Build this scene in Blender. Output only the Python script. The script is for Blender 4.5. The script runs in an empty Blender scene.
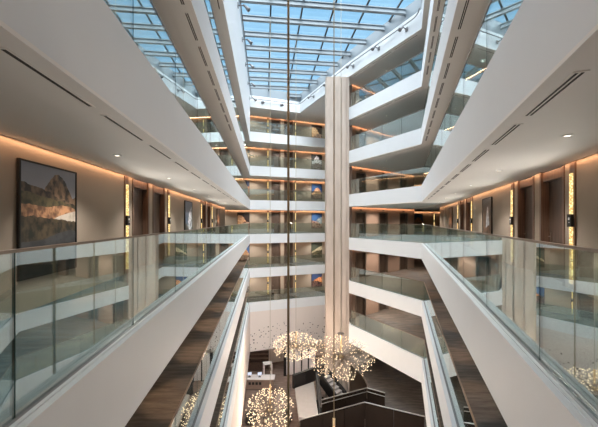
import bpy, bmesh, math, random
from mathutils import Vector
from mathutils.geometry import tessellate_polygon

SC = bpy.context.scene
COL = SC.collection
PI = math.pi
SCW = 62.0         # sconce lamp power
H = 3.6            # storey height
T = 0.97           # fascia depth
EYE = 1.4
ORD = ['first', 'second', 'third', 'fourth', 'fifth', 'sixth', 'seventh', 'eighth', 'ninth', 'tenth', 'eleventh', 'twelfth',
       'thirteenth', 'fourteenth', 'fifteenth', 'sixteenth', 'seventeenth', 'eighteenth', 'nineteenth', 'twentieth']
LEV = {-2: 'two floors down', -1: 'one floor down', 0: 'at eye level', 1: 'one floor up', 2: 'two floors up', 3: 'three floors up', 4: 'under the roof'}

# ------------------------------------------------------------------ materials
MATS = {}


def new_mat(name):
    m = bpy.data.materials.new(name)
    m.use_nodes = True
    nt = m.node_tree
    b = nt.nodes['Principled BSDF']
    MATS[name] = m
    return m, nt, b


def plain(name, col, rough=0.6, metal=0.0, noise=0.0, scale=8.0, spec=0.5):
    m, nt, b = new_mat(name)
    b.inputs['Roughness'].default_value = rough
    b.inputs['Metallic'].default_value = metal
    b.inputs['Specular IOR Level'].default_value = spec
    if noise:
        tc = nt.nodes.new('ShaderNodeTexCoord')
        n = nt.nodes.new('ShaderNodeTexNoise')
        n.inputs['Scale'].default_value = scale
        n.inputs['Detail'].default_value = 4
        nt.links.new(tc.outputs['Object'], n.inputs['Vector'])
        r = nt.nodes.new('ShaderNodeMix')
        r.data_type = 'RGBA'
        nt.links.new(n.outputs['Fac'], r.inputs['Factor'])
        r.inputs['A'].default_value = tuple(c * (1 - noise) for c in col) + (1,)
        r.inputs['B'].default_value = tuple(min(1, c * (1 + noise)) for c in col) + (1,)
        nt.links.new(r.outputs['Result'], b.inputs['Base Color'])
    else:
        b.inputs['Base Color'].default_value = tuple(col) + (1,)
    return m


def wood(name, c1, c2, sx=40.0, sz=1.5, rough=0.45):
    m, nt, b = new_mat(name)
    tc = nt.nodes.new('ShaderNodeTexCoord')
    mp = nt.nodes.new('ShaderNodeMapping')
    mp.inputs['Scale'].default_value = (sx, sx, sz)
    n = nt.nodes.new('ShaderNodeTexNoise')
    n.inputs['Scale'].default_value = 1.0
    n.inputs['Detail'].default_value = 5
    cr = nt.nodes.new('ShaderNodeValToRGB')
    cr.color_ramp.elements[0].position = 0.3
    cr.color_ramp.elements[1].position = 0.7
    cr.color_ramp.elements[0].color = tuple(c1) + (1,)
    cr.color_ramp.elements[1].color = tuple(c2) + (1,)
    L = nt.links.new
    L(tc.outputs['Object'], mp.inputs['Vector'])
    L(mp.outputs['Vector'], n.inputs['Vector'])
    L(n.outputs['Fac'], cr.inputs['Fac'])
    L(cr.outputs['Color'], b.inputs['Base Color'])
    b.inputs['Roughness'].default_value = rough
    return m


def emit(name, col, strength, sample=True):
    m = bpy.data.materials.new(name)
    m.use_nodes = True
    nt = m.node_tree
    nt.nodes.clear()
    e = nt.nodes.new('ShaderNodeEmission')
    e.inputs['Color'].default_value = tuple(col) + (1,)
    e.inputs['Strength'].default_value = strength
    o = nt.nodes.new('ShaderNodeOutputMaterial')
    nt.links.new(e.outputs[0], o.inputs[0])
    if not sample:
        m.cycles.emission_sampling = 'NONE'
    MATS[name] = m
    return m


def glass(name, tint, r0, power, gcol=(1, 1, 1), rough=0.0):
    m = bpy.data.materials.new(name)
    m.use_nodes = True
    nt = m.node_tree
    nt.nodes.clear()
    L = nt.links.new
    lw = nt.nodes.new('ShaderNodeLayerWeight')
    lw.inputs['Blend'].default_value = 0.5
    p = nt.nodes.new('ShaderNodeMath'); p.operation = 'POWER'
    p.inputs[1].default_value = power
    L(lw.outputs['Facing'], p.inputs[0])
    ml = nt.nodes.new('ShaderNodeMath'); ml.operation = 'MULTIPLY_ADD'
    ml.inputs[1].default_value = 1 - r0
    ml.inputs[2].default_value = r0
    L(p.outputs[0], ml.inputs[0])
    t = nt.nodes.new('ShaderNodeBsdfTransparent')
    t.inputs['Color'].default_value = tuple(tint) + (1,)
    g = nt.nodes.new('ShaderNodeBsdfGlossy')
    g.inputs['Roughness'].default_value = rough
    g.inputs['Color'].default_value = tuple(gcol) + (1,)
    mx = nt.nodes.new('ShaderNodeMixShader')
    L(ml.outputs[0], mx.inputs[0])
    L(t.outputs[0], mx.inputs[1])
    L(g.outputs[0], mx.inputs[2])
    o = nt.nodes.new('ShaderNodeOutputMaterial')
    L(mx.outputs[0], o.inputs[0])
    MATS[name] = m
    return m


plain('white_paint', (0.795, 0.815, 0.83), 0.55, noise=0.02, scale=2)
plain('ceiling_paint', (0.88, 0.855, 0.82), 0.7, noise=0.02, scale=2)
plain('beige_wall', (0.40, 0.325, 0.255), 0.75, noise=0.03, scale=3)
plain('lobby_wall', (0.30, 0.205, 0.155), 0.6, noise=0.08, scale=1.5)
plain('pink_plaster', (0.78, 0.70, 0.65), 0.7, noise=0.03, scale=2)
plain('shoe_metal', (0.30, 0.30, 0.31), 0.4, 0.6)
plain('bronze', (0.27, 0.215, 0.175), 0.35, 0.7)
plain('bronze_cable', (0.30, 0.22, 0.12), 0.4, 0.6)
plain('brass_cable', (0.48, 0.44, 0.34), 0.4, 0.4)
plain('gold', (0.75, 0.55, 0.32), 0.3, 0.8)
plain('black_metal', (0.012, 0.011, 0.011), 0.4, 0.0)
plain('black_matt', (0.012, 0.011, 0.010), 0.6)
plain('dark_panel', (0.035, 0.026, 0.021), 0.22, 0.0, noise=0.2, scale=1.2)
plain('dark_gap', (0.045, 0.04, 0.036), 0.8)
plain('steel_paint', (0.25, 0.29, 0.32), 0.45)
plain('bar_metal', (0.025, 0.036, 0.045), 0.5, 0.2)
plain('spot_grey', (0.20, 0.20, 0.21), 0.45, 0.3)
plain('white_plastic', (0.85, 0.84, 0.82), 0.4)
plain('rail_steel', (0.5, 0.47, 0.43), 0.3, 0.9)
plain('stone_white', (0.31, 0.285, 0.27), 0.4, noise=0.12, scale=3)
plain('counter_white', (0.80, 0.72, 0.68), 0.35, noise=0.04)
plain('chair_leather', (0.03, 0.026, 0.024), 0.4)
plain('glass_edge', (0.05, 0.10, 0.09), 0.2)
wood('door_wood', (0.055, 0.034, 0.024), (0.125, 0.078, 0.055))
wood('portal_wood', (0.10, 0.055, 0.036), (0.19, 0.11, 0.075))
wood('lift_metal', (0.045, 0.030, 0.022), (0.09, 0.06, 0.042), rough=0.3)
wood('cabinet_wood', (0.06, 0.035, 0.025), (0.12, 0.075, 0.055), 3, 12)
wood('bar_front', (0.22, 0.15, 0.115), (0.30, 0.21, 0.165), 2, 14)
wood('limestone', (0.43, 0.345, 0.285), (0.56, 0.465, 0.395), 2.0, 0.5, 0.6)
glass('balustrade_glass', (0.87, 0.942, 0.928), 0.135, 2.6, (0.93, 1.0, 1.0))
glass('skylight_glass', (0.93, 0.96, 0.97), 0.03, 5.0)
glass('screen_glass', (0.85, 0.72, 0.66), 0.06, 4.0)
emit('bulb_glow', (1.0, 0.75, 0.48), 1.7, False)
emit('downlight_glow', (1.0, 0.86, 0.68), 2.2, False)
emit('screen_glow', (0.75, 0.80, 0.95), 0.9, False)


def carpet(name, brown1, brown2, teal1, teal2, bias):
    m, nt, b = new_mat(name)
    L = nt.links.new
    tc = nt.nodes.new('ShaderNodeTexCoord')
    mp = nt.nodes.new('ShaderNodeMapping')
    mp.inputs['Scale'].default_value = (0.8, 5.5, 1)
    n1 = nt.nodes.new('ShaderNodeTexNoise'); n1.inputs['Scale'].default_value = 1.3; n1.inputs['Detail'].default_value = 6
    n1.inputs['Roughness'].default_value = 0.7
    mp2 = nt.nodes.new('ShaderNodeMapping')
    mp2.inputs['Scale'].default_value = (0.55, 0.35, 1)
    n2 = nt.nodes.new('ShaderNodeTexNoise'); n2.inputs['Scale'].default_value = 1.0; n2.inputs['Detail'].default_value = 2
    n2.inputs['Distortion'].default_value = 0.6
    L(tc.outputs['Object'], mp.inputs['Vector']); L(mp.outputs[0], n1.inputs['Vector'])
    L(tc.outputs['Object'], mp2.inputs['Vector']); L(mp2.outputs[0], n2.inputs['Vector'])

    def ramp(c1, c2):
        r = nt.nodes.new('ShaderNodeValToRGB')
        r.color_ramp.elements[0].position = 0.36; r.color_ramp.elements[1].position = 0.64
        r.color_ramp.elements[0].color = tuple(c1) + (1,); r.color_ramp.elements[1].color = tuple(c2) + (1,)
        L(n1.outputs['Fac'], r.inputs['Fac'])
        return r
    ra, rb = ramp(brown1, brown2), ramp(teal1, teal2)
    st = nt.nodes.new('ShaderNodeValToRGB')
    st.color_ramp.elements[0].position = bias - 0.06; st.color_ramp.elements[1].position = bias + 0.06
    L(n2.outputs['Fac'], st.inputs['Fac'])
    mx = nt.nodes.new('ShaderNodeMix'); mx.data_type = 'RGBA'
    L(st.outputs['Color'], mx.inputs['Factor'])
    L(ra.outputs['Color'], mx.inputs['A']); L(rb.outputs['Color'], mx.inputs['B'])
    L(mx.outputs['Result'], b.inputs['Base Color'])
    b.inputs['Roughness'].default_value = 0.85
    return m


carpet('carpet_main', (0.095, 0.075, 0.06), (0.21, 0.168, 0.132), (0.016, 0.042, 0.054), (0.055, 0.105, 0.125), 0.43)
carpet('carpet_low', (0.07, 0.06, 0.052), (0.155, 0.132, 0.114), (0.055, 0.056, 0.058), (0.125, 0.122, 0.12), 0.58)
carpet('ground_floor', (0.16, 0.10, 0.075), (0.26, 0.18, 0.14), (0.11, 0.075, 0.06), (0.19, 0.13, 0.105), 0.6)


def dotted():
    m, nt, b = new_mat('dotted_plaster')
    L = nt.links.new
    tc = nt.nodes.new('ShaderNodeTexCoord')
    v = nt.nodes.new('ShaderNodeTexVoronoi'); v.inputs['Scale'].default_value = 4.2
    L(tc.outputs['Object'], v.inputs['Vector'])
    lt = nt.nodes.new('ShaderNodeMath'); lt.operation = 'LESS_THAN'
    sep = nt.nodes.new('ShaderNodeSeparateColor')
    L(v.outputs['Color'], sep.inputs[0])
    # radius grows downwards so the dots thin out towards the top
    sx = nt.nodes.new('ShaderNodeSeparateXYZ'); L(tc.outputs['Object'], sx.inputs[0])
    mr = nt.nodes.new('ShaderNodeMapRange')
    mr.inputs['From Min'].default_value = -9.2; mr.inputs['From Max'].default_value = -11.0
    mr.inputs['To Min'].default_value = 0.0; mr.inputs['To Max'].default_value = 1.0
    L(sx.outputs['Z'], mr.inputs['Value'])
    g = nt.nodes.new('ShaderNodeMath'); g.operation = 'LESS_THAN'
    L(sep.outputs[0], g.inputs[0]); L(mr.outputs[0], g.inputs[1])
    rad = nt.nodes.new('ShaderNodeMath'); rad.operation = 'MULTIPLY_ADD'
    L(sep.outputs[1], rad.inputs[0]); rad.inputs[1].default_value = 0.16; rad.inputs[2].default_value = 0.14
    L(v.outputs['Distance'], lt.inputs[0]); L(rad.outputs[0], lt.inputs[1])
    mul = nt.nodes.new('ShaderNodeMath'); mul.operation = 'MULTIPLY'
    L(lt.outputs[0], mul.inputs[0]); L(g.outputs[0], mul.inputs[1])
    mx = nt.nodes.new('ShaderNodeMix'); mx.data_type = 'RGBA'
    L(mul.outputs[0], mx.inputs['Factor'])
    mx.inputs['A'].default_value = (0.78, 0.70, 0.65, 1)
    mx.inputs['B'].default_value = (0.10, 0.08, 0.075, 1)
    L(mx.outputs['Result'], b.inputs['Base Color'])
    b.inputs['Roughness'].default_value = 0.7


dotted()


def sconce_mat():
    m = bpy.data.materials.new('sconce_glow')
    m.use_nodes = True
    nt = m.node_tree; nt.nodes.clear(); L = nt.links.new
    tc = nt.nodes.new('ShaderNodeTexCoord')
    v = nt.nodes.new('ShaderNodeTexVoronoi'); v.inputs['Scale'].default_value = 17.0
    v.feature = 'DISTANCE_TO_EDGE'
    L(tc.outputs['Object'], v.inputs['Vector'])
    cr = nt.nodes.new('ShaderNodeValToRGB')
    cr.color_ramp.elements[0].position = 0.02; cr.color_ramp.elements[1].position = 0.22
    cr.color_ramp.elements[0].color = (0.45, 0.22, 0.06, 1); cr.color_ramp.elements[1].color = (1.0, 0.80, 0.36, 1)
    L(v.outputs['Distance'], cr.inputs['Fac'])
    e = nt.nodes.new('ShaderNodeEmission'); e.inputs['Strength'].default_value = 1.5
    L(cr.outputs['Color'], e.inputs['Color'])
    o = nt.nodes.new('ShaderNodeOutputMaterial'); L(e.outputs[0], o.inputs[0])
    m.cycles.emission_sampling = 'NONE'
    MATS['sconce_glow'] = m


sconce_mat()


def landscape(name, sky1, sky2, layers, seed):
    """A painted-looking landscape print: layers of (height, slope, bump centre, bump width, bump height, noise, colour a, colour b), far to near."""
    m, nt, b = new_mat(name)
    L = nt.links.new
    tc = nt.nodes.new('ShaderNodeTexCoord')
    sx = nt.nodes.new('ShaderNodeSeparateXYZ'); L(tc.outputs['Generated'], sx.inputs[0])
    u, v = sx.outputs['X'], sx.outputs['Z']

    def math_(op, a, bb=None, c=None):
        n = nt.nodes.new('ShaderNodeMath'); n.operation = op
        for i, x in enumerate((a, bb, c)):
            if x is None:
                continue
            if isinstance(x, (int, float)):
                n.inputs[i].default_value = x
            else:
                L(x, n.inputs[i])
        return n.outputs[0]

    def mix(f, a, bb):
        n = nt.nodes.new('ShaderNodeMix'); n.data_type = 'RGBA'
        L(f, n.inputs['Factor'])
        for key, x in (('A', a), ('B', bb)):
            if isinstance(x, tuple):
                n.inputs[key].default_value = x + (1,)
            else:
                L(x, n.inputs[key])
        return n.outputs['Result']

    def noise(scale, w, detail=5):
        mp = nt.nodes.new('ShaderNodeMapping'); mp.inputs['Location'].default_value = (seed + w, seed * 1.7, w * 3)
        L(tc.outputs['Generated'], mp.inputs['Vector'])
        n = nt.nodes.new('ShaderNodeTexNoise'); n.inputs['Scale'].default_value = scale; n.inputs['Detail'].default_value = detail
        L(mp.outputs[0], n.inputs['Vector'])
        return n.outputs['Fac']
    u = math_('SUBTRACT', 1.0, u)
    col = mix(math_('MULTIPLY_ADD', noise(3, 0), 0.5, math_('MULTIPLY_ADD', v, 1.2, -0.7)), sky1, sky2)
    for i, (h, sl, bc, bw, bh, nz, ca, cb) in enumerate(layers):
        d = math_('DIVIDE', math_('SUBTRACT', u, bc), bw)
        hump = math_('MAXIMUM', math_('SUBTRACT', 1.0, math_('MULTIPLY', d, d)), 0.0)
        edge = math_('MULTIPLY_ADD', hump, bh, math_('MULTIPLY_ADD', math_('SUBTRACT', u, 0.5), sl, h))
        edge = math_('MULTIPLY_ADD', math_('SUBTRACT', noise(7, i + 1), 0.5), nz, edge)
        mask = math_('LESS_THAN', v, edge)
        c = nt.nodes.new('ShaderNodeValToRGB')
        c.color_ramp.elements[0].position = 0.40; c.color_ramp.elements[1].position = 0.60
        c.color_ramp.elements[0].color = ca + (1,); c.color_ramp.elements[1].color = cb + (1,)
        L(noise(11, i + 5, 8), c.inputs['Fac'])
        col = mix(mask, col, c.outputs['Color'])
    L(col, b.inputs['Base Color'])
    b.inputs['Roughness'].default_value = 0.35
    return m


landscape('print_headland', (0.36, 0.36, 0.40), (0.20, 0.215, 0.26), [
    (0.70, 0.05, 0.62, 0.30, 0.22, 0.12, (0.015, 0.011, 0.008), (0.26, 0.16, 0.095)),
    (0.73, -0.16, 0.35, 0.5, 0.03, 0.09, (0.02, 0.015, 0.011), (0.17, 0.11, 0.065)),
    (0.685, -0.10, 0.4, 0.6, 0.02, 0.06, (0.035, 0.036, 0.016), (0.13, 0.10, 0.045)),
    (0.625, -0.03, 0.75, 0.3, 0.02, 0.05, (0.16, 0.075, 0.04), (0.58, 0.30, 0.15)),
    (0.50, 0.16, 0.85, 0.3, 0.02, 0.03, (0.42, 0.35, 0.28), (0.60, 0.53, 0.45)),
    (0.50, -0.04, 0.3, 0.5, 0.02, 0.08, (0.010, 0.010, 0.007), (0.09, 0.06, 0.03)),
    (0.33, 0.05, 0.8, 0.4, 0.04, 0.03, (0.035, 0.036, 0.04), (0.06, 0.06, 0.065)),
    (0.20, -0.03, 0.2, 0.5, 0.03, 0.03, (0.006, 0.006, 0.006), (0.02, 0.018, 0.016))], 1.3)
landscape('print_mountain', (0.07, 0.11, 0.17), (0.05, 0.08, 0.13), [
    (0.30, 0.5, 0.75, 0.5, 0.40, 0.16, (0.10, 0.12, 0.15), (0.75, 0.78, 0.82)),
    (0.22, -0.2, 0.2, 0.5, 0.12, 0.10, (0.02, 0.025, 0.02), (0.12, 0.10, 0.07))], 4.1)
landscape('print_waterfall', (0.13, 0.08, 0.05), (0.05, 0.035, 0.03), [
    (0.20, 0.0, 0.58, 0.22, 0.62, 0.10, (0.45, 0.47, 0.50), (0.85, 0.86, 0.88)),
    (0.28, -0.2, 0.85, 0.5, 0.16, 0.12, (0.05, 0.03, 0.02), (0.22, 0.12, 0.07))], 7.7)
landscape('print_canyon', (0.28, 0.20, 0.16), (0.22, 0.14, 0.10), [
    (0.62, 0.1, 0.4, 0.4, 0.18, 0.12, (0.30, 0.12, 0.06), (0.55, 0.26, 0.13)),
    (0.30, -0.1, 0.6, 0.4, 0.1, 0.1, (0.05, 0.03, 0.03), (0.20, 0.10, 0.06))], 2.2)
landscape('print_dunes', (0.03, 0.02, 0.02), (0.05, 0.03, 0.025), [
    (0.55, -0.35, 0.3, 0.4, 0.22, 0.25, (0.55, 0.26, 0.12), (0.80, 0.50, 0.30)),
    (0.28, 0.2, 0.6, 0.4, 0.12, 0.20, (0.10, 0.05, 0.04), (0.65, 0.40, 0.30))], 9.4)
landscape('print_ice', (0.025, 0.022, 0.022), (0.05, 0.045, 0.045), [
    (0.62, 0.1, 0.5, 0.3, 0.30, 0.18, (0.25, 0.24, 0.25), (0.75, 0.75, 0.77)),
    (0.34, 0.1, 0.4, 0.4, 0.10, 0.20, (0.03, 0.025, 0.025), (0.35, 0.30, 0.28))], 5.5)
landscape('print_butte', (0.05, 0.13, 0.33), (0.03, 0.09, 0.27), [
    (0.40, 0.0, 0.55, 0.42, 0.36, 0.15, (0.40, 0.19, 0.09), (0.72, 0.44, 0.26)),
    (0.30, 0.1, 0.3, 0.5, 0.05, 0.16, (0.07, 0.04, 0.03), (0.35, 0.25, 0.18))], 3.8)
landscape('print_harbour', (0.06, 0.15, 0.34), (0.04, 0.10, 0.28), [
    (0.48, 0.35, 0.7, 0.4, 0.12, 0.18, (0.14, 0.22, 0.25), (0.45, 0.50, 0.50)),
    (0.36, -0.15, 0.3, 0.5, 0.10, 0.18, (0.14, 0.05, 0.03), (0.60, 0.40, 0.30))], 6.6)
landscape('print_shore', (0.08, 0.09, 0.06), (0.05, 0.06, 0.05), [
    (0.58, 0.35, 0.7, 0.4, 0.05, 0.08, (0.45, 0.38, 0.24), (0.66, 0.58, 0.40)),
    (0.40, 0.25, 0.4, 0.5, 0.05, 0.12, (0.03, 0.035, 0.02), (0.16, 0.13, 0.07))], 8.1)
landscape('print_sunset', (0.04, 0.07, 0.16), (0.03, 0.05, 0.14), [
    (0.52, 0.3, 0.6, 0.4, 0.06, 0.10, (0.45, 0.16, 0.06), (0.75, 0.36, 0.16)),
    (0.34, -0.1, 0.4, 0.5, 0.06, 0.12, (0.02, 0.02, 0.03), (0.22, 0.12, 0.10))], 10.3)


# ------------------------------------------------------------------ mesh builder
class MB:
    def __init__(self):
        self.v = []; self.f = []; self.mi = []

    def quadbox(self, p, z0, z1, m=0):
        """prism over a convex plan outline p (list of 2-D points)"""
        self.prism(p, z0, z1, m, m, m)

    def prism(self, p, z0, z1, mtop=0, mbot=0, mside=0):
        a = sum(p[i][0] * p[(i + 1) % len(p)][1] - p[(i + 1) % len(p)][0] * p[i][1] for i in range(len(p)))
        if a < 0:
            p = p[::-1]
        n = len(p); b = len(self.v)
        self.v += [(x, y, z0) for x, y in p] + [(x, y, z1) for x, y in p]
        if n <= 4:
            tris = [tuple(range(n))]
        else:
            tris = [tuple(t) for t in tessellate_polygon([[Vector((x, y, 0)) for x, y in p]])]
        for t in tris:
            ar = sum(p[t[i]][0] * p[t[(i + 1) % len(t)]][1] - p[t[(i + 1) % len(t)]][0] * p[t[i]][1] for i in range(len(t)))
            tt = t if ar > 0 else t[::-1]
            self.f.append(tuple(b + n + i for i in tt)); self.mi.append(mtop)
            self.f.append(tuple(b + i for i in tt[::-1])); self.mi.append(mbot)
        for i in range(n):
            j = (i + 1) % n
            self.f.append((b + i, b + j, b + n + j, b + n + i)); self.mi.append(mside)

    def box(self, x0, x1, y0, y1, z0, z1, m=0):
        self.prism([(x0, y0), (x1, y0), (x1, y1), (x0, y1)], z0, z1, m, m, m)

    def seg(self, a, b, o0, o1, z0, z1, m=0, mends=None):
        """box along plan segment a-b, between offsets o0..o1 to the left of a->b"""
        dx, dy = b[0] - a[0], b[1] - a[1]
        l = math.hypot(dx, dy); nx, ny = -dy / l, dx / l
        self.prism([(a[0] + nx * o0, a[1] + ny * o0), (b[0] + nx * o0, b[1] + ny * o0),
                    (b[0] + nx * o1, b[1] + ny * o1), (a[0] + nx * o1, a[1] + ny * o1)], z0, z1, m, m, m)

    def tube(self, pts, r, n=8, m=0, cap=True, radii=None):
        pts = [Vector(p) for p in pts]
        b = len(self.v)
        prev = None
        for i, p in enumerate(pts):
            t = (pts[min(i + 1, len(pts) - 1)] - pts[max(i - 1, 0)]).normalized()
            if prev is None:
                up = Vector((0, 0, 1)) if abs(t.z) < 0.9 else Vector((1, 0, 0))
                s = t.cross(up).normalized()
            else:
                s = (prev - t * prev.dot(t)).normalized()
            prev = s
            u = t.cross(s)
            rr = radii[i] if radii else r
            for k in range(n):
                a = 2 * PI * k / n
                self.v.append(tuple(p + s * (math.cos(a) * rr) + u * (math.sin(a) * rr)))
        for i in range(len(pts) - 1):
            for k in range(n):
                k2 = (k + 1) % n
                self.f.append((b + i * n + k, b + i * n + k2, b + (i + 1) * n + k2, b + (i + 1) * n + k)); self.mi.append(m)
        if cap:
            self.f.append(tuple(b + k for k in range(n))[::-1]); self.mi.append(m)
            e = b + (len(pts) - 1) * n
            self.f.append(tuple(e + k for k in range(n))); self.mi.append(m)

    def lathe(self, prof, c=(0, 0, 0), n=16, m=0):
        b = len(self.v)
        for r, z in prof:
            for k in range(n):
                a = 2 * PI * k / n
                self.v.append((c[0] + r * math.cos(a), c[1] + r * math.sin(a), c[2] + z))
        for i in range(len(prof) - 1):
            for k in range(n):
                k2 = (k + 1) % n
                self.f.append((b + i * n + k, b + i * n + k2, b + (i + 1) * n + k2, b + (i + 1) * n + k)); self.mi.append(m)
        self.f.append(tuple(b + k for k in range(n))[::-1]); self.mi.append(m)
        e = b + (len(prof) - 1) * n
        self.f.append(tuple(e + k for k in range(n))); self.mi.append(m)

    def ball(self, c, r, m=0, seg=8, rings=5):
        b = len(self.v)
        self.v.append((c[0], c[1], c[2] - r))
        for i in range(1, rings):
            a = -PI / 2 + PI * i / rings
            for k in range(seg):
                t = 2 * PI * k / seg
                self.v.append((c[0] + r * math.cos(a) * math.cos(t), c[1] + r * math.cos(a) * math.sin(t), c[2] + r * math.sin(a)))
        self.v.append((c[0], c[1], c[2] + r))
        top = len(self.v) - 1
        for k in range(seg):
            k2 = (k + 1) % seg
            self.f.append((b, b + 1 + k2, b + 1 + k)); self.mi.append(m)
            for i in range(rings - 2):
                q = b + 1 + i * seg
                self.f.append((q + k, q + k2, q + seg + k2, q + seg + k)); self.mi.append(m)
            q = b + 1 + (rings - 2) * seg
            self.f.append((q + k, q + k2, top)); self.mi.append(m)

    def build(self, name, mats, parent=None, smooth=False, bevel=0.0):
        if isinstance(mats, str):
            mats = [mats]
        me = bpy.data.meshes.new(name)
        me.from_pydata(self.v, [], self.f)
        for x in mats:
            me.materials.append(MATS[x])
        me.polygons.foreach_set('material_index', self.mi)
        if smooth:
            me.polygons.foreach_set('use_smooth', [True] * len(me.polygons))
        me.update()
        o = bpy.data.objects.new(name, me)
        COL.objects.link(o)
        if parent is not None:
            o.parent = parent
        if bevel:
            b = o.modifiers.new('bevel', 'BEVEL')
            b.width = bevel; b.segments = 2; b.limit_method = 'ANGLE'
        return o


def struct(o):
    o['kind'] = 'structure'
    return o


def tag(o, label, cat, group=None):
    o['label'] = label; o['category'] = cat
    if group:
        o['group'] = group
    return o


def thing(name, label, cat, loc=(0, 0, 0), rz=0.0, group=None):
    o = bpy.data.objects.new(name, None)
    o.empty_display_size = 0.2
    COL.objects.link(o)
    o.location = loc; o.rotation_euler = (0, 0, rz)
    return tag(o, label, cat, group)


def dup(root, loc, rz=None, label=None, group=None):
    r = root.copy(); COL.objects.link(r)
    r.location = loc
    if rz is not None:
        r.rotation_euler = (0, 0, rz)
    if label:
        r['label'] = label
    if group:
        r['group'] = group
    for ch in list(root.children):
        c = ch.copy(); COL.objects.link(c); c.parent = r
        for g in list(ch.children):
            d = g.copy(); COL.objects.link(d); d.parent = c
    return r


def offset(path, dist):
    """open plan path moved dist to its left, mitred"""
    out = []
    n = len(path)
    for i in range(n):
        def nrm(a, b):
            dx, dy = b[0] - a[0], b[1] - a[1]; l = math.hypot(dx, dy)
            return (-dy / l, dx / l)
        if i == 0:
            m = nrm(path[0], path[1]); s = 1
        elif i == n - 1:
            m = nrm(path[-2], path[-1]); s = 1
        else:
            a, b = nrm(path[i - 1], path[i]), nrm(path[i], path[i + 1])
            m = (a[0] + b[0], a[1] + b[1]); l = math.hypot(*m); m = (m[0] / l, m[1] / l)
            s = 1 / (m[0] * a[0] + m[1] * a[1])
        out.append((path[i][0] + m[0] * dist * s, path[i][1] + m[1] * dist * s))
    return out


# ------------------------------------------------------------------ plan
def Lx(y): return -1.62 - 0.112 * y
def Rx(y): return 1.22 + 0.343 * y
def LWx(y): return -3.75 - 0.112 * y
def RWx(y): return 3.53 + 0.343 * y
def FWy(x): return 36.15 + 0.345 * x


I0 = (Lx(-3), -3.0); P1 = (Lx(31.5), 31.5); F2 = (3.6, 34.52); P3 = (4.15, 24.9); P4 = (Rx(18.72), 18.72); R0 = (Rx(-3), -3.0)
F1 = (0.1, 33.31)
INNER = [I0, P1, F2, P3, P4, R0]
ROOFIN = [I0, P1, F1, P3, P4, R0]
OUTER = [(RWx(-3) + .2, -3.0), (RWx(27.8) + .2, 27.8), (22, 27.8), (22, 40.2), (12.3, 40.6), (-13, FWy(-13) + .2), (-13, 27.9), (LWx(27.9) - .2, 27.9), (LWx(-3) - .2, -3.0)]
E0 = (4.66, 26.4); E1 = (12.3, 32.0)
ZG = -15.2        # lobby floor
ZT = -12.35       # underside of the tall lower walls
ZR = 13.43        # roof soffit
nL = Vector((1, 0.112)).normalized(); nR = Vector((-1, 0.343)).normalized(); nF = Vector((0.345, -1)).normalized()
dE = Vector((E1[0] - E0[0], E1[1] - E0[1])).normalized(); nE = Vector((dE.y, -dE.x))


def rz_of(n):
    """rotation so that local +Y looks along n"""
    return math.atan2(-n.x, n.y)


# ------------------------------------------------------------------ slabs, fascias
tn = 0
for k in range(-2, 5):
    z = H * k
    roof = k == 4
    inner = ROOFIN if roof else INNER
    zb = ZR if roof else z - T
    ztop = 14.62 if roof else z
    ring = offset(inner, 0.14)
    poly = ring + OUTER
    mb = MB(); mb.prism(poly, zb + 0.001, (ztop - 0.02) if roof else z - 0.06, 1, 0, 1)
    struct(mb.build('ceiling_%d' % (k + 2), ['ceiling_paint', 'white_paint']))
    if not roof:
        mb = MB(); mb.prism(offset(inner, 0.24) + OUTER, z - 0.058, z - 0.02)
        struct(mb.build('floor_%d' % (k + 3), 'carpet_main' if k >= 0 else 'carpet_low'))
    # fascia trim along every edge of the void
    a = inner; b = offset(inner, 0.14)
    for i in range(len(inner) - 1):
        if i == 2 and not roof:
            pass
        tn += 1
        mb = MB()
        if k == -2 and i >= 2:
            zz = z - 1.5
        else:
            zz = zb
        mb.prism([a[i], a[i + 1], b[i + 1], b[i]], zz, ZR + .001 if (k == 3 and i == 0) else ztop)
        if not roof:
            e, f = offset(inner, 0.035), offset(inner, 0.075)
            g = offset(inner, 0.11)
            mb.prism([a[i], a[i + 1], e[i + 1], e[i]], ztop, ztop + .012)
            mb.prism([f[i], f[i + 1], g[i + 1], g[i]], ztop, ztop + .012)
        struct(mb.build('trim_%d' % tn, 'white_paint'))
    if not roof:
        # low white soffit band with a shadow line just inside the edge
        for i in (0, 3, 4):
            c, d = offset(inner, 0.14), offset(inner, 0.52)
            mb = MB(); mb.prism([c[i], c[i + 1], d[i + 1], d[i]], zb - 0.0, zb + 0.02)
# step in the soffit: a slightly lower band along the void (real plasterboard drop)
for k in (1, 2, 3, 4):
    zb = ZR if k == 4 else H * k - T
    c, d = offset(ROOFIN if k == 4 else INNER, 0.0), offset(ROOFIN if k == 4 else INNER, 0.55)
    for i in (0, 1, 3, 4):
        tn += 1
        mb = MB(); mb.prism([c[i], c[i + 1], d[i + 1], d[i]], zb - 0.035, zb)
        struct(mb.build('trim_%d' % tn, ['ceiling_paint'] if i in (0, 4) else ['ceiling_paint']))

# unseen solid roof added over the near end to dim the near fascias
mb = MB(); mb.prism([(Lx(-3), -3), (Rx(-3), -3), (Rx(7), 7), (Lx(7), 7)], 14.64, 14.9)
struct(mb.build('ceiling_shade_slab', 'white_paint'))

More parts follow.
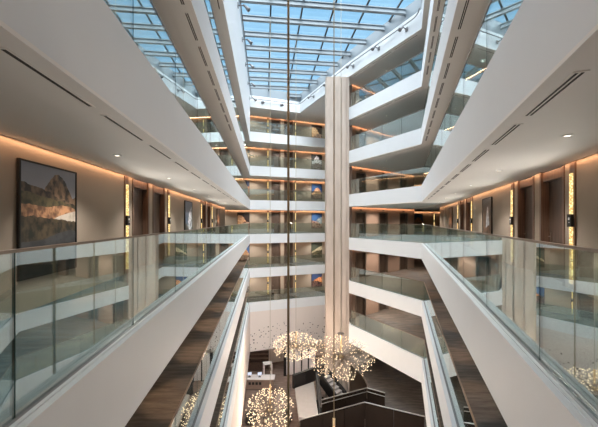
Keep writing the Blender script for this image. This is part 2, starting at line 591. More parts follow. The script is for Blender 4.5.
# tall lower walls below the second floor down
mb = MB(); mb.seg(I0, P1, 0.0, 0.25, ZT, -2 * H - T + .001)
struct(mb.build('wall_lower_left', 'pink_plaster'))
mb = MB(); mb.seg(P1, F2, 0.0, 0.25, ZT, -2 * H - T + .001)
struct(mb.build('wall_lower_far', 'dotted_plaster'))
mb = MB(); mb.prism([(Lx(-3) - .25, -3), (P1[0] - .25, P1[1] + .2), (F2[0], F2[1] + .25), (4.6, 38), (-13, FWy(-13)), (-13, 27.9), (-14, 27), (-6, -3)], ZT - 0.0, ZT + .12)
struct(mb.build('ceiling_lobby', 'ceiling_paint'))

# lobby floor
mb = MB(); mb.box(-16, 23, -3.3, 42, ZG - .2, ZG)
struct(mb.build('floor_lobby', 'ground_floor'))


# ------------------------------------------------------------------ walls with door openings
def wall_run(name, P, d, n, z0, z1, s0, s1, openings, mat='beige_wall', th=0.22):
    """wall face on the line P+d*s, thickness th behind it (-n); openings are (s0,s1) where the wall is left out"""
    mb = MB()
    cur = s0
    for a, b in sorted(openings) + [(s1, s1)]:
        if a > cur:
            p = [P + d * cur, P + d * a, P + d * a - n * th, P + d * cur - n * th]
            mb.prism([(q.x, q.y) for q in p], z0, z1)
        cur = b
    # continuous backing behind the recesses
    p = [P + d * s0 - n * th, P + d * s1 - n * th, P + d * s1 - n * (th + .05), P + d * s0 - n * (th + .05)]
    mb.prism([(q.x, q.y) for q in p], z0, z1)
    return struct(mb.build(name, mat))


CEIL = H - T   # 2.63
zf = -0.02

# prototypes in local space: x along the wall, +y out of the wall, z up, origin on the wall face at floor level
door_count = 0


def door_proto(w):
    global door_count
    door_count += 1
    r = thing('door_%d' % door_count, 'x', 'door')
    h = 2.40; f = 0.09
    mb = MB(); mb.box(-w / 2 + f, w / 2 - f, -0.20, -0.155, 0.005, h); mb.build('door_leaf', 'door_wood', r)
    leaf = r.children[0]
    mb = MB(); mb.box(w / 2 - f - .11, w / 2 - f - .085, -0.155, -0.145, 0.92, 1.14)
    mb.tube([(w / 2 - f - .0975, -0.145, 1.04), (w / 2 - f - .0975, -0.10, 1.04), (w / 2 - f - .22, -0.10, 1.04)], 0.009, 6)
    mb.build('door_handle', 'bronze', leaf)
    mb = MB(); mb.box(-w / 2, -w / 2 + f, -0.21, 0.02, 0.0, CEIL - .01); mb.build('door_jamb', 'portal_wood', r)
    mb = MB(); mb.box(w / 2 - f, w / 2, -0.21, 0.02, 0.0, CEIL - .01); mb.build('door_jamb', 'portal_wood', r)
    mb = MB(); mb.box(-w / 2 + f, w / 2 - f, -0.21, -0.02, h, CEIL - .01); mb.build('door_lintel', 'portal_wood', r)
    return r


def sconce_proto():
    r = thing('wall_sconce', 'x', 'wall light')
    mb = MB(); mb.box(-.10, .10, 0.0, .03, 0.02, CEIL - .01); mb.build('backing_board', 'portal_wood', r)
    mb = MB(); mb.box(-.043, .043, .03, .06, .13, 1.30); mb.build('light_panel', 'sconce_glow', r)
    mb = MB(); mb.box(-.043, .043, .03, .06, 1.56, 2.40); mb.build('light_panel', 'sconce_glow', r)
    s = MB(); s.box(-.07, .07, .03, .085, 1.30, 1.56); so = s.build('room_sign', 'black_matt', r)
    mb = MB(); mb.box(-.03, .02, .085, .089, 1.44, 1.49); mb.box(-.03, .0, .085, .089, 1.38, 1.40)
    mb.build('sign_mark', 'white_plastic', so)
    return r


def picture_proto(mat, w=1.38, h=1.86):
    r = thing('framed_picture', 'x', 'picture')
    mb = MB()
    t = .028
    mb.box(-w / 2, -w / 2 + t, 0.01, .055, 0, h); mb.box(w / 2 - t, w / 2, 0.01, .055, 0, h)
    mb.box(-w / 2 + t, w / 2 - t, 0.01, .055, 0, t); mb.box(-w / 2 + t, w / 2 - t, 0.01, .055, h - t, h)
    mb.box(-w / 2 + t, w / 2 - t, 0.01, .03, t, h - t)
    mb.build('frame', 'black_matt', r)
    mb = MB(); mb.box(-w / 2 + t, w / 2 - t, .03, .042, t, h - t); mb.build('print', mat, r)
    return r


first_used = {}


def put(kind, maker, key, loc, n, label, group=None, z=0.0):
    """first use moves the prototype, later ones copy it with its parts"""
    rz = rz_of(n)
    if key not in first_used:
        o = maker(); first_used[key] = o
        o.location = loc; o.rotation_euler = (0, 0, rz); o['label'] = label
        if group:
            o['group'] = group
    else:
        o = dup(first_used[key], loc, rz, label, group)
    return o


def add_door(x, y, n, z, label, w=1.22):
    global door_count
    new = ('door', w) in first_used
    o = put('door', lambda: door_proto(w), ('door', w), (x, y, z), n, label, 'guest room doors')
    if new:
        door_count += 1
        o.name = 'door_%d' % door_count
    o['kind'] = 'structure'
    return o


# ---- left and right gallery walls at eye level
left_doors = [9.04, 10.58, 18.22, 19.86]
left_sconces = [8.05, 11.55, 17.40, 20.9]
right_doors = [7.07, 8.56, 15.9, 17.55]
right_sconces = [6.16, 9.51, 15.0, 18.7]


def arc(y, y0, c):
    return (y - y0) * math.sqrt(1 + c * c)


PL = Vector((LWx(-3), -3)); dL = Vector((-0.112, 1)).normalized()
PR = Vector((RWx(-3), -3)); dR = Vector((0.343, 1)).normalized()
sL = lambda y: arc(y, -3, .112)
sR = lambda y: arc(y, -3, .343)
wall_run('wall_left', PL, dL, nL, -0.02, CEIL + .001, 0, sL(27.9), [(sL(y) - .61, sL(y) + .61) for y in left_doors])
wall_run('wall_right', PR, dR, nR, -0.02, CEIL + .001, 0, sR(27.8), [(sR(y) - .61, sR(y) + .61) for y in right_doors])
for k in (-2, -1, 1, 2, 3):
    wall_run('wall_left_%d' % (k + 3), PL, dL, nL, H * k - .02, H * k + CEIL, 0, sL(27.9), [])
    wall_run('wall_right_%d' % (k + 3), PR, dR, nR, H * k - .02, H * k + CEIL, 0, sR(27.8), [])
for i, y in enumerate(left_doors):
    add_door(LWx(y), y, nL, zf, 'dark walnut guest room door, %s along the wall beyond the rocky headland picture' % ORD[i])
for i, y in enumerate(right_doors):
    add_door(RWx(y), y, nR, zf, 'dark walnut guest room door, %s from the viewer on the waterfall picture wall' % ORD[i])
for i, y in enumerate(left_sconces):
    put('sconce', sconce_proto, 'sconce', (LWx(y), y, zf), nL, 'tall gold strip wall light with black room sign, %s beyond the rocky headland picture' % ORD[i], 'strip lights on the headland picture wall')
for i, y in enumerate(right_sconces):
    put('sconce', sconce_proto, 'sconce', (RWx(y), y, zf), nR, 'tall gold strip wall light with black room sign, %s from viewer on waterfall picture wall' % ORD[i], 'strip lights on the waterfall picture wall')
put('pic', lambda: picture_proto('print_headland'), 'headland', (LWx(5.19), 5.19, .49), nL, 'large black-framed picture of a brown rocky headland above an orange beach')
put('pic', lambda: picture_proto('print_mountain'), 'mountain', (LWx(14.5), 14.5, .49), nL, 'black-framed picture of a snowy blue mountain between two pairs of doors')
put('pic', lambda: picture_proto('print_canyon'), 'canyon', (LWx(23.7), 23.7, .49), nL, 'orange rock picture at the far end of the headland picture wall')
put('pic', lambda: picture_proto('print_waterfall'), 'waterfall', (RWx(12.3), 12.3, .49), nR, 'dark framed picture of a white waterfall between brown rocks')
put('pic', lambda: picture_proto('print_canyon'), 'canyon', (RWx(21.5), 21.5, .49), nR, 'brown canyon picture farther along the waterfall picture wall')
add_door(RWx(25.0), 25.0, nR, zf, 'dark walnut guest room door at the far end of the waterfall picture wall')

# ---- far wall on every floor
dF = Vector((1, .345)).normalized()
PF = Vector((-13, FWy(-13)))
sF = lambda x: (x + 13) * math.sqrt(1 + .345 ** 2)
far_pics = {3: ('print_dunes', 'dark picture of orange dunes'), 2: ('print_ice', 'black and white picture of ice'), 1: ('print_butte', 'picture of an orange butte under blue sky'),
            0: ('print_harbour', 'blue and brown coast picture'), -1: ('print_shore', 'dark green picture with a pale sandy shore'), -2: ('print_sunset', 'deep blue picture with an orange band')}
far_left = {3: 'print_ice', 2: 'print_shore', 1: 'print_sunset', 0: 'print_dunes', -1: 'print_butte', -2: 'print_ice'}
for k in range(-2, 4):
    z = H * k
    xs = [-2.70, -1.25]
    wall_run('wall_far_%d' % (k + 3), PF, dF, nF, z - .02, z + CEIL + .001, 0, sF(4.9), [(sF(x) - .55, sF(x) + .55) for x in xs])
    for i, x in enumerate(xs):
        add_door(x, FWy(x), nF, z + zf, 'dark walnut door on the end wall %s, %s one from the stone column' % (LEV[k], ORD[1 - i]), 1.1)
    for i, x in enumerate((-3.62, -.42)):
        put('sconce', sconce_proto, 'sconce', (x, FWy(x), z + zf), nF, 'gold strip wall light on the end wall %s, %s from the stone column' % (LEV[k], ORD[1 - i]), 'strip lights on the end wall')
    pm, pl = far_pics[k]
    put('pic', lambda: picture_proto(pm), pm + 'f', (2.17, FWy(2.17), z + .49), nF, '%s on the end wall %s' % (pl, LEV[k]), 'pictures on the end wall')
    pm2 = far_left[k]
    put('pic', lambda: picture_proto(pm2), pm2 + 'f', (-6.3, FWy(-6.3), z + .49), nF, 'picture on the end wall corner %s, farthest from the stone column' % LEV[k], 'pictures on the end wall')

# ---- lift core and lift lobby wall
mb = MB()
mb.prism([(E0[0] - nE.x * .3, E0[1] - nE.y * .3), (E1[0] - nE.x * .3, E1[1] - nE.y * .3), (12.3, 40.3), (4.9, 37.9)], ZG, ZR + .5)
struct(mb.build('wall_core', 'beige_wall'))
PE = Vector(E0)
LE = (Vector(E1) - PE).length
lifts = [(.05, .189), (.381, .531), (.717, .88)]
lift_n = 0


def lift_proto():
    r = thing('lift_door', 'x', 'lift door')
    w = 1.42; h = 2.15; f = .10
    mb = MB(); mb.box(-w / 2, -w / 2 + f, -.25, .03, 0, h + f); mb.box(w / 2 - f, w / 2, -.25, .03, 0, h + f); mb.box(-w / 2 + f, w / 2 - f, -.25, .03, h, h + f)
    mb.build('portal_frame', 'bronze', r)
    for s in (-1, 1):
        mb = MB(); mb.box(min(s * .005, s * (w / 2 - f)), max(s * .005, s * (w / 2 - f)), -.25, -.2, 0.01, h); mb.build('sliding_panel', 'lift_metal', r)
    mb = MB(); mb.box(-.16, .16, .0, .02, h + .22, h + .32); mb.build('floor_indicator', 'black_matt', r)
    return r


for k in range(-2, 4):
    z = H * k
    ops = []
    for a, b in lifts:
        c = (a + b) / 2 * LE
        ops.append((c - .71, c + .71))
    wall_run('wall_lift_lobby_%d' % (k + 3), PE, dE, nE, z - .02, z + CEIL + .001, 0, LE, ops, 'lobby_wall', .25)
    for i, (a, b) in enumerate(lifts):
        p = PE + dE * ((a + b) / 2 * LE)
        put('lift', lift_proto, 'lift', (p.x, p.y, z + zf), nE, 'dark bronze lift door in the lobby %s, %s from the stone column' % (LEV[k], ORD[i]), 'lift doors')
        # wall above each portal
        mb = MB(); q = [p - dE * .71, p + dE * .71, p + dE * .71 - nE * .25, p - dE * .71 - nE * .25]
        mb.prism([(t.x, t.y) for t in q], z + 2.25, z + CEIL)
        tn += 1
        struct(mb.build('trim_%d' % tn, 'lobby_wall'))
    # end wall of the corridor beyond the lobby
    mb = MB(); mb.box(12.3, 22, 40.0, 40.2, z - .02, z + CEIL)
    struct(mb.build('wall_end_%d' % (k + 3), 'beige_wall'))
n0 = Vector((0, -1))
for k in (0, 1, -1):
    put('sconce', sconce_proto, 'sconce', (18.0, 40.0, H * k + zf), n0, 'gold strip light on the wall beyond the lift lobby %s' % LEV[k], 'strip lights beyond the lift lobby')
    put('pic', lambda: picture_proto('print_butte'), 'print_buttef', (15.8, 40.0, H * k + .49), n0, 'blue and orange picture beyond the lift lobby %s' % LEV[k], 'pictures beyond the lift lobby')

# outer shell so no daylight leaks round the back
mb = MB(); mb.box(-4.2, 3.2, -3.3, -3.0, ZG, 14.6); struct(mb.build('wall_near', 'white_paint'))
mb = MB(); mb.box(-14.2, -14.0, -3.3, 42, ZG, ZT); mb.box(-14.2, -7.0, -3.3, -3.0, ZG, ZT); struct(mb.build('wall_lobby_left', 'pink_plaster'))
mb = MB(); mb.seg((-14, FWy(-14) + .1), (5, FWy(5) + .1), 0, .2, ZG, ZT); struct(mb.build('wall_lobby_far', 'pink_plaster'))
mb = MB(); mb.seg((RWx(-3) + .2, -3), (RWx(27.8) + .2, 27.8), 0, -.2, ZG, -2 * H - T); struct(mb.build('wall_lobby_right', 'pink_plaster'))
mb = MB(); mb.box(-13.2, -13, 27.7, 32, -2 * H - T, 14.6); mb.box(-13.2, LWx(27.9) - .2, 27.7, 27.9, -2 * H - T, 14.6); struct(mb.build('wall_corner_left', 'beige_wall'))
mb = MB(); mb.box(22, 22.2, 27.6, 40.4, ZG, 14.6); mb.box(RWx(27.8) + .2, 22, 27.6, 27.8, ZG, 14.6); struct(mb.build('wall_corner_right', 'beige_wall'))

# ---- stone column
cx0, cx1 = 2.24, 4.14
col = MB()
col.box(cx0, cx1, 25.02, 25.9, ZG, ZR - .04)
co = struct(col.build('column', 'limestone'))
mpp = 25.0 / 300


def pxX(px, y): return (px - 299) / 300 * y


for a, b, dpt in ((326.2, 333.2, .10), (334.6, 340.4, .18), (341.6, 346.2, .12), (346.8, 349.2, .06)):
    mb = MB(); mb.box(pxX(a, 25), pxX(b, 25), 25.02 - dpt, 25.02, ZG, ZR - .04)
    mb.build('cladding_panel', 'limestone', co, bevel=.015)

# ------------------------------------------------------------------ balustrades
RUN = {0: ('gallery of the headland picture', 'headland'), 1: ('gallery across the end wall', 'end wall'), 3: ('lift lobby beside the stone column', 'lift lobby'), 4: ('gallery of the waterfall picture', 'waterfall')}


ENDS = {0: (0, 0), 1: (.07, .02), 3: (.02, 0), 4: (.07, 0)}


def balustrade(k, i):
    z = H * k
    gl = offset(INNER, 0.145)
    a, b = Vector(gl[i]), Vector(gl[i + 1])
    d = (b - a); length = d.length; d.normalize()
    nn = Vector((-d.y, d.x))
    r = thing('glass_balustrade', 'glass balustrade, bronze rail, %s %s' % (RUN[i][0], LEV[k]), 'balustrade', (a.x, a.y, z), math.atan2(d.y, d.x), 'glass balustrades round the atrium')
    # local: x along, y outwards (to the corridor)
    if i == 0:
        js = [0.0] + [sL(2.13 + 1.9 * q) for q in range(-2, 16)]
    elif i == 4:
        y0 = gl[4][1]
        js = [0.0] + [(y0 - yy) * math.sqrt(1 + .343 ** 2) for yy in [3.0 + 1.87 * q for q in range(8, -4, -1)]]
    else:
        n = max(1, round(length / 1.95)); js = [length * q / n for q in range(n)]
    g0, g1 = ENDS[i]
    js = [max(q, g0) for q in js if -.001 <= q < length - .3] + [length - g1]
    mb = MB(); mb.box(g0, length - g1, -.03, .06, -.018, 0.006); mb.build('base_shoe', 'shoe_metal', r)
    for q in range(len(js) - 1):
        x0, x1 = js[q] + .006, js[q + 1] - .006
        mb = MB()
        mb.prism([(x0, 0.0), (x1, 0.0), (x1, .014), (x0, .014)], 0.006, 1.175, 1, 1, 0)
        # the two end faces read as green edges
        mb.mi[-3] = 1; mb.mi[-1] = 1
        mb.build('glass_panel', ['balustrade_glass', 'glass_edge'], r)
    mb = MB(); mb.box(g0, length - g1, -.010, .024, 1.176, 1.20); mb.build('handrail', 'bronze', r)
    return r


for k in range(-2, 4):
    for i in (0, 1, 3, 4):
        if (k, i) != (3, 0):
            balustrade(k, i)


# ------------------------------------------------------------------ skylight
ZS = 15.0
sky = thing('skylight', 'glazed atrium roof of white steel rafters and blue sky panes', 'skylight', (0, 0, 0))
poly = offset(ROOFIN, -0.02)


def clip(P, d, poly):
    ts = []
    n = len(poly)
    for i in range(n):
        a, b = Vector(poly[i]), Vector(poly[(i + 1) % n])
        e = b - a
        den = d.x * e.y - d.y * e.x
        if abs(den) < 1e-9:
            continue
        w = a - P
        t = (w.x * e.y - w.y * e.x) / den
        u = (w.x * d.y - w.y * d.x) / den
        if 0 <= u < 1:
            ts.append(t)
    ts.sort()
    return [(ts[i], ts[i + 1]) for i in range(0, len(ts) - 1, 2)]


perp = Vector((1, 0.112)).normalized()
for q in range(-6, 9):
    y0 = 19.0 + 1.75 * q
    P = Vector((0, y0))
    for t0, t1 in clip(P, perp, poly):
        a, b = P + perp * t0, P + perp * t1
        mb = MB()
        mb.seg(a, b, -.11, .11, ZS, ZS + .05)
        mb.seg(a, b, -.03, .03, ZS + .05, ZS + .30)
        mb.seg(a, b, -.09, .09, ZS + .30, ZS + .35)
        nx = int((t1 - t0) / 2.1)
        raf = mb.build('rafter', 'steel_paint', sky)
for q in range(-8, 9):
    P = Vector((-1.72 + 2.08 * q, 18.46))
    for t0, t1 in clip(P, dL, poly):
        if t1 - t0 < .4:
            continue
        a, b = P + dL * t0, P + dL * t1
        mb = MB(); mb.seg(a, b, -.055, .055, ZS + .36, ZS + .44)
        mb.build('glazing_bar', 'bar_metal', sky)
mb = MB(); mb.prism(offset(ROOFIN, 0.1), ZS + .45, ZS + .47); mb.build('glazing', 'skylight_glass', sky)
a, b = offset(ROOFIN, 0.0), offset(ROOFIN, 0.16)
for i in range(len(ROOFIN) - 1):
    mb = MB(); mb.prism([a[i], a[i + 1], b[i + 1], b[i]], 14.62, ZS + .5); mb.build('kerb_frame', 'steel_paint', sky)

# conduit round the roof edge with rounded corners
cp = offset(ROOFIN, -0.16)
pts = [(cp[0][0], cp[0][1], 14.25)]
for i in range(1, 5):
    p, a, b = Vector(cp[i]), Vector(cp[i - 1]), Vector(cp[i + 1])
    u = (a - p).normalized(); v = (b - p).normalized()
    for s in range(7):
        t = s / 6
        q = (p + u * .6) * (1 - t) ** 2 + p * 2 * t * (1 - t) + (p + v * .6) * t ** 2
        pts.append((q.x, q.y, 14.25))
mb = MB(); mb.tube(pts, .035, 6)
tag(mb.build('conduit', 'spot_grey', smooth=True), 'thin grey conduit pipe running round the foot of the glass roof', 'pipe')


def spot_proto():
    r = thing('spotlight', 'x', 'spotlight')
    mb = MB(); mb.box(-.10, .10, 0, .05, -.12, .12); mb.build('mount_plate', 'spot_grey', r)
    mb = MB(); mb.tube([(0, .05, 0), (0, .40, 0.02)], .035, 8); mb.build('arm', 'spot_grey', r)
    mb = MB(); mb.tube([(0, .32, .05), (0, .44, -.03), (0, .58, -.16), (0, .66, -.24)], .1, 12, radii=[.05, .07, .11, .125])
    mb.build('lamp_head', 'spot_grey', r, smooth=True)
    return r


dW = (Vector(P4) - Vector(P3)).normalized(); nW = Vector((dW.y, -dW.x))
dV = (Vector(P3) - Vector(F1)).normalized(); nV = Vector((dV.y, -dV.x))
spots = []
for i, y in enumerate((19.7, 21.9, 24.4)):
    spots.append((4.15 - .563 * (y - 24.9), y, nW, 'grey spotlight on roof edge above the lift lobby, %s from the waterfall gallery corner' % ORD[i]))
for i, y in enumerate((27.6, 30.4)):
    spots.append((F1[0] - (y - F1[1]) * .4817, y, nV, 'grey spotlight on roof edge behind the stone column, %s beyond it' % ORD[i]))
for i, x in enumerate((-1.95, -3.93)):
    spots.append((x, 33.277 + .345 * x, nF, 'grey spotlight on the roof edge over the end wall, %s from the stone column' % ORD[i]))
for i, y in enumerate((14.2, 17.5, 20.8, 24.1, 27.4, 30.7)):
    spots.append((Lx(y), y, nL, 'grey spotlight on roof edge above the headland picture gallery, %s from viewer' % ORD[i]))
for x, y, n, lb in spots:
    put('spot', spot_proto, 'spot', (x + n.x * .001, y + n.y * .001, 13.98), n, lb, 'spotlights round the glass roof')


# ------------------------------------------------------------------ air grilles in the soffit bands, downlights
def grille_proto(n_slots, length=1.05):
    r = thing('air_grille', 'x', 'air grille')
    w = .030 * n_slots + .008
    fr = MB()
    fr.box(-length / 2 - .02, length / 2 + .02, -w / 2 - .02, -w / 2, -.006, 0); fr.box(-length / 2 - .02, length / 2 + .02, w / 2, w / 2 + .02, -.006, 0)
    fr.box(-length / 2 - .02, -length / 2, -w / 2, w / 2, -.006, 0); fr.box(length / 2, length / 2 + .02, -w / 2, w / 2, -.006, 0)
    for q in range(n_slots - 1):
        yy = -w / 2 + w * (q + 1) / n_slots
        fr.box(-length / 2, length / 2, yy - .007, yy + .007, -.006, 0)
    fr.build('frame', 'ceiling_paint', r)
    mb = MB(); mb.box(-length / 2, length / 2, -w / 2, w / 2, -.003, 0); mb.build('slot', 'dark_gap', r)
    return r


LEVG = {1: 'of the eye level gallery', 2: 'one floor up', 3: 'two floors up', 4: 'three floors up'}
for k in (1, 2, 3, 4):
    zb = (ZR if k == 4 else H * k - T) - .0355
    ns = 1 if k in (1, 3) else 2
    for q in range(13 if k == 1 else 9 if k == 2 else 4 if k == 3 else 0):
        y = 2.6 + 1.32 * q + (0 if k == 1 else 2.2 if k == 2 else 4.8)
        o = put('g', lambda: grille_proto(ns), ('g', ns), (Lx(y) - .2, y, zb), nL, '%s air slot from viewer in soffit %s, headland picture side' % (ORD[q], LEVG[k]), 'air slots on the headland picture side')
    for q in range(11):
        y = 2.9 + 1.3 * q + (0 if k == 1 else 1.5 if k == 2 else 6)
        if y > 17.5 or k == 4:
            continue
        o = put('g', lambda: grille_proto(2), ('g', 2), (Rx(y) + .21, y, zb), nR, '%s air slot from viewer in soffit %s, waterfall picture side' % (ORD[q], LEVG[k]), 'air slots on the waterfall picture side')
    for q in range(3):
        p = Vector(P3) + dW * (1.2 + 2.2 * q) - nW * .3
        put('g', lambda: grille_proto(1, 1.9), ('gw', 1), (p.x, p.y, zb), nW, '%s long air slot from column in lift lobby soffit %s' % (ORD[q], LEVG[k]), 'air slots over the lift lobby edge')


def down_proto():
    r = thing('downlight', 'x', 'downlight')
    mb = MB(); mb.lathe([(.065, -.012), (.075, -.006), (.075, 0)], n=16); mb.build('trim_ring', 'white_plastic', r)
    mb = MB(); mb.lathe([(.035, -.0135), (.04, -.012)], n=12); mb.build('lens', 'downlight_glow', r)
    return r


def spot_lamp(name, loc, power, size=1.9, col=(1, .74, .5), blend=.6, rad=.04):
    l = bpy.data.lights.new(name, 'SPOT'); l.energy = power; l.spot_size = size; l.spot_blend = blend; l.color = col; l.shadow_soft_size = rad
    o = bpy.data.objects.new(name, l); COL.objects.link(o); o.location = loc
    return o


for k in (-1, 0, 1):
    zc = H * k - T  # soffit over the floor below
    for i, y in enumerate([2.3 + 3.0 * q for q in range(8)]):
        lx = LWx(y) + .95; rx = (Rx(y) + RWx(y)) / 2 + .1
        if k == 1:
            put('d', down_proto, 'd', (lx, y + .3, zc), n0, '%s round white downlight from viewer in the headland gallery ceiling' % ORD[i], 'downlights in the headland gallery ceiling')
            put('d', down_proto, 'd', (rx + .343 * 1.7, y + 2.0, zc), n0, '%s round white downlight from viewer in the waterfall gallery ceiling' % ORD[i], 'downlights in the waterfall gallery ceiling')
            spot_lamp('gallery_lamp', (lx, y + .3, zc - .02), 190, 2.0, (1, .94, .88)); spot_lamp('gallery_lamp', (rx + .343 * 1.7, y + 2.0, zc - .02), 190, 2.0, (1, .94, .88))
        elif k == 0:
            ex = Lx(y) - .75; fx = Rx(y) + .75
            put('d', down_proto, 'd', (lx, y + .3, zc), n0, '%s round white downlight from viewer one floor down, headland side' % ORD[i], 'downlights one floor down')
            spot_lamp('gallery_lamp', (ex, y + .3, zc - .02), 170, .9, (1, .62, .36)); spot_lamp('gallery_lamp', (fx, y + .3, zc - .02), 110, .9, (1, .64, .4))
lob = [(7.0, 24.0), (9.5, 26.0), (11.5, 28.5), (7.6, 27.0)]
for k in range(-2, 4):
    zc = (H * k + CEIL)
    for i, (x, y) in enumerate(lob):
        put('d', down_proto, 'd', (x, y, zc), n0, '%s downlight from column in the lift lobby ceiling %s' % (ORD[i], LEV[k]), 'downlights in the lift lobby ceiling')
        if i in (0, 2, 3):
            spot_lamp('lobby_lamp', (x, y, zc - .02), 420, 2.5, (1, .88, .76))


for k in range(-2, 4):
    for x in (-8.6, -5.0, -1.9, 2.2):
        spot_lamp('end_gallery_fill', (x, FWy(x) - 1.25, H * k + CEIL - .03), 150, 2.7, (1, .92, .83))  # added fill spots without fixtures, brighten the end wall corridors
        if k < 1:
            continue
for k in (1, 2, 3):
    for y in (4, 9, 14):
        spot_lamp('upper_gallery_lamp', ((Rx(y) + RWx(y)) / 2, y, H * k + CEIL - .03), 110, 2.5, (1, .93, .86))
        spot_lamp('upper_gallery_lamp', ((Lx(y) + LWx(y)) / 2, y, H * k + CEIL - .03), 110, 2.5, (1, .93, .86))

def sconce_lamp(x, y, z, n, power):
    o = spot_lamp('sconce_lamp', (x + n.x * .12, y + n.y * .12, z), power, math.radians(172), (1, .93, .84), .3, 0.06)
    o.rotation_euler = Vector((n.x, n.y, 0)).to_track_quat('-Z', 'Y').to_euler()


for y in left_sconces:
    sconce_lamp(LWx(y), y, 1.05, nL, SCW)
for y in right_sconces:
    sconce_lamp(RWx(y), y, 1.05, nR, SCW)

# ------------------------------------------------------------------ cove lights (LED strips where wall meets ceiling)
def cove(a, b, n, z, watts_per_m, col=(1.0, .54, .29)):
    a, b = Vector(a), Vector(b)
    L_ = (b - a).length
    l = bpy.data.lights.new('cove_led', 'AREA'); l.shape = 'RECTANGLE'; l.size = L_; l.size_y = .05; l.energy = watts_per_m * L_; l.color = col
    o = bpy.data.objects.new('cove_led', l); COL.objects.link(o)
    m = (a + b) / 2 + n * .055
    o.location = (m.x, m.y, z)
    d = b - a
    o.rotation_euler = (0, 0, math.atan2(d.y, d.x))
    return o


CW = 2.0
for k in range(-2, 4):
    zc = H * k + CEIL - .012
    cove((LWx(-3), -3), (LWx(27.9), 27.9), nL, zc, CW if k == 0 else CW * (.3 if k < 0 else .8))
    cove((RWx(-3), -3), (RWx(27.8), 27.8), nR, zc, CW if k == 0 else CW * (.3 if k < 0 else .8))
    cove((-12.5, FWy(-12.5)), (4.8, FWy(4.8)), nF, zc, CW * 1.5)
    cove(E0, E1, nE, zc, CW * 1.7)
    cove((12.4, 40), (21.8, 40), n0, zc, CW * 1.6)

# ------------------------------------------------------------------ chandeliers
rnd = random.Random(5)
bulb_me = None


def chandelier(name_label, x, y, zc, a, h, cable_r, cable_mat, n_bulbs, stem_top, br=.05, seed=1, cap=False, watts=280):
    global bulb_me
    rnd = random.Random(seed)
    r = thing('chandelier', name_label, 'chandelier', (x, y, zc), 0, 'bulb cluster chandeliers')
    mb = MB(); mb.tube([(0, 0, h * .3), (0, 0, stem_top - zc)], .055, 10)
    mb.build('stem', 'gold', r)
    mb = MB(); mb.tube([(0, 0, stem_top - zc), (0, 0, ZS - zc)], cable_r, 8); mb.build('cable', cable_mat, r)
    if cap:
        mb = MB(); mb.lathe([(.20, 0), (.20, .05), (.06, .08)], (0, 0, stem_top - zc - .06), 14); mb.build('cap', 'bronze', r)
    mb = MB(); mb.lathe([(.05, -.1), (.16, -.06), (.18, 0), (.16, .06), (.05, .1)], n=14); mb.build('hub', 'gold', r)
    pts = []
    tries = 0
    while len(pts) < n_bulbs and tries < 20000:
        tries += 1
        v = Vector((rnd.gauss(0, 1), rnd.gauss(0, 1), rnd.gauss(0, 1))).normalized() * (rnd.uniform(.80, 1.0) if rnd.random() < .8 else rnd.uniform(.5, .8))
        p = Vector((v.x * a, v.y * a, v.z * h))
        if all((p - q).length > br * 2.6 for q in pts):
            pts.append(p)
    # nearest to the viewer first
    cam = Vector((0, 0, EYE)) - Vector((x, y, zc))
    pts.sort(key=lambda p: (p - cam).length)
    if bulb_me is None:
        m = MB(); m.ball((0, 0, 0), 1.0, 0, 8, 6)
        o = m.build('bulb', 'bulb_glow', r, smooth=True); bulb_me = o
        o.location = pts[0]; o.scale = (br,) * 3
        start = 1
    else:
        start = 0
    for p in pts[start:100]:
        o = bulb_me.copy(); COL.objects.link(o); o.parent = r; o.location = p; o.scale = (br,) * 3
    mb = MB()
    for p in pts[100:]:
        mb.ball(p, br, 0, 6, 4)
    o = mb.build('bulb_spray', 'bulb_glow', r, smooth=True); o['kind'] = 'stuff'
    mb = MB()
    for p in pts:
        mb.tube([p * .08, p * .5 + Vector((0, 0, .04)), p * .97], .0045, 3, cap=False)
    o = mb.build('rod_spray', 'bronze', r); o['kind'] = 'stuff'
    warm = (1, .80, .64) if y > 13 else (1, .97, .94)
    for q in range(8):
        an = 2 * PI * q / 8 + .3
        e = .55 if q % 2 else -.55
        l = bpy.data.lights.new('chandelier_lamp', 'POINT'); l.energy = watts / 8; l.color = warm; l.shadow_soft_size = 0.0
        lo = bpy.data.objects.new('chandelier_lamp', l); COL.objects.link(lo)
        lo.location = (x + a * 1.04 * .84 * math.cos(an), y + a * 1.04 * .84 * math.sin(an), zc + h * 1.04 * e)
    return r


chandelier('wide oval cluster chandelier of glowing bulbs hanging in front of the stone column', 2.38, 17.0, -6.28, 1.92, 1.04, .013, 'brass_cable', 500, -4.95, .024, 2, True)
chandelier('round cluster chandelier of glowing bulbs low above the bar counter', -1.92, 20.0, -11.2, 1.62, 1.35, .014, 'brass_cable', 480, -9.5, .033, 3)
chandelier('cluster chandelier of glowing bulbs in front of the dotted white wall', -.22, 22.0, -7.75, 1.75, .85, .013, 'brass_cable', 380, -6.7, .034, 4, False, 620)
chandelier('bulb chandelier on the thick bronze cable, mostly below the picture', -.22, 6.2, -8.6, 1.5, 1.0, .024, 'bronze_cable', 200, -5.0, .036, 5, False, 130)
chandelier('bulb chandelier on the thin dark cable before the stone column, below the picture', 1.4, 12.0, -8.75, 1.6, .95, .018, 'bronze_cable', 220, -6.5, .036, 6, False, 170)

# ------------------------------------------------------------------ lower lobby: mezzanine, stair, bar
mb = MB(); mb.prism([(5.6, 18.9), (7.6, 17.95), (RWx(12) - 1, 12), (RWx(12), 12), (RWx(27), 27), (12, 31.5), (5.3, 26.6)], -11.7, -11.4)
struct(mb.build('floor_mezzanine', 'carpet_low'))


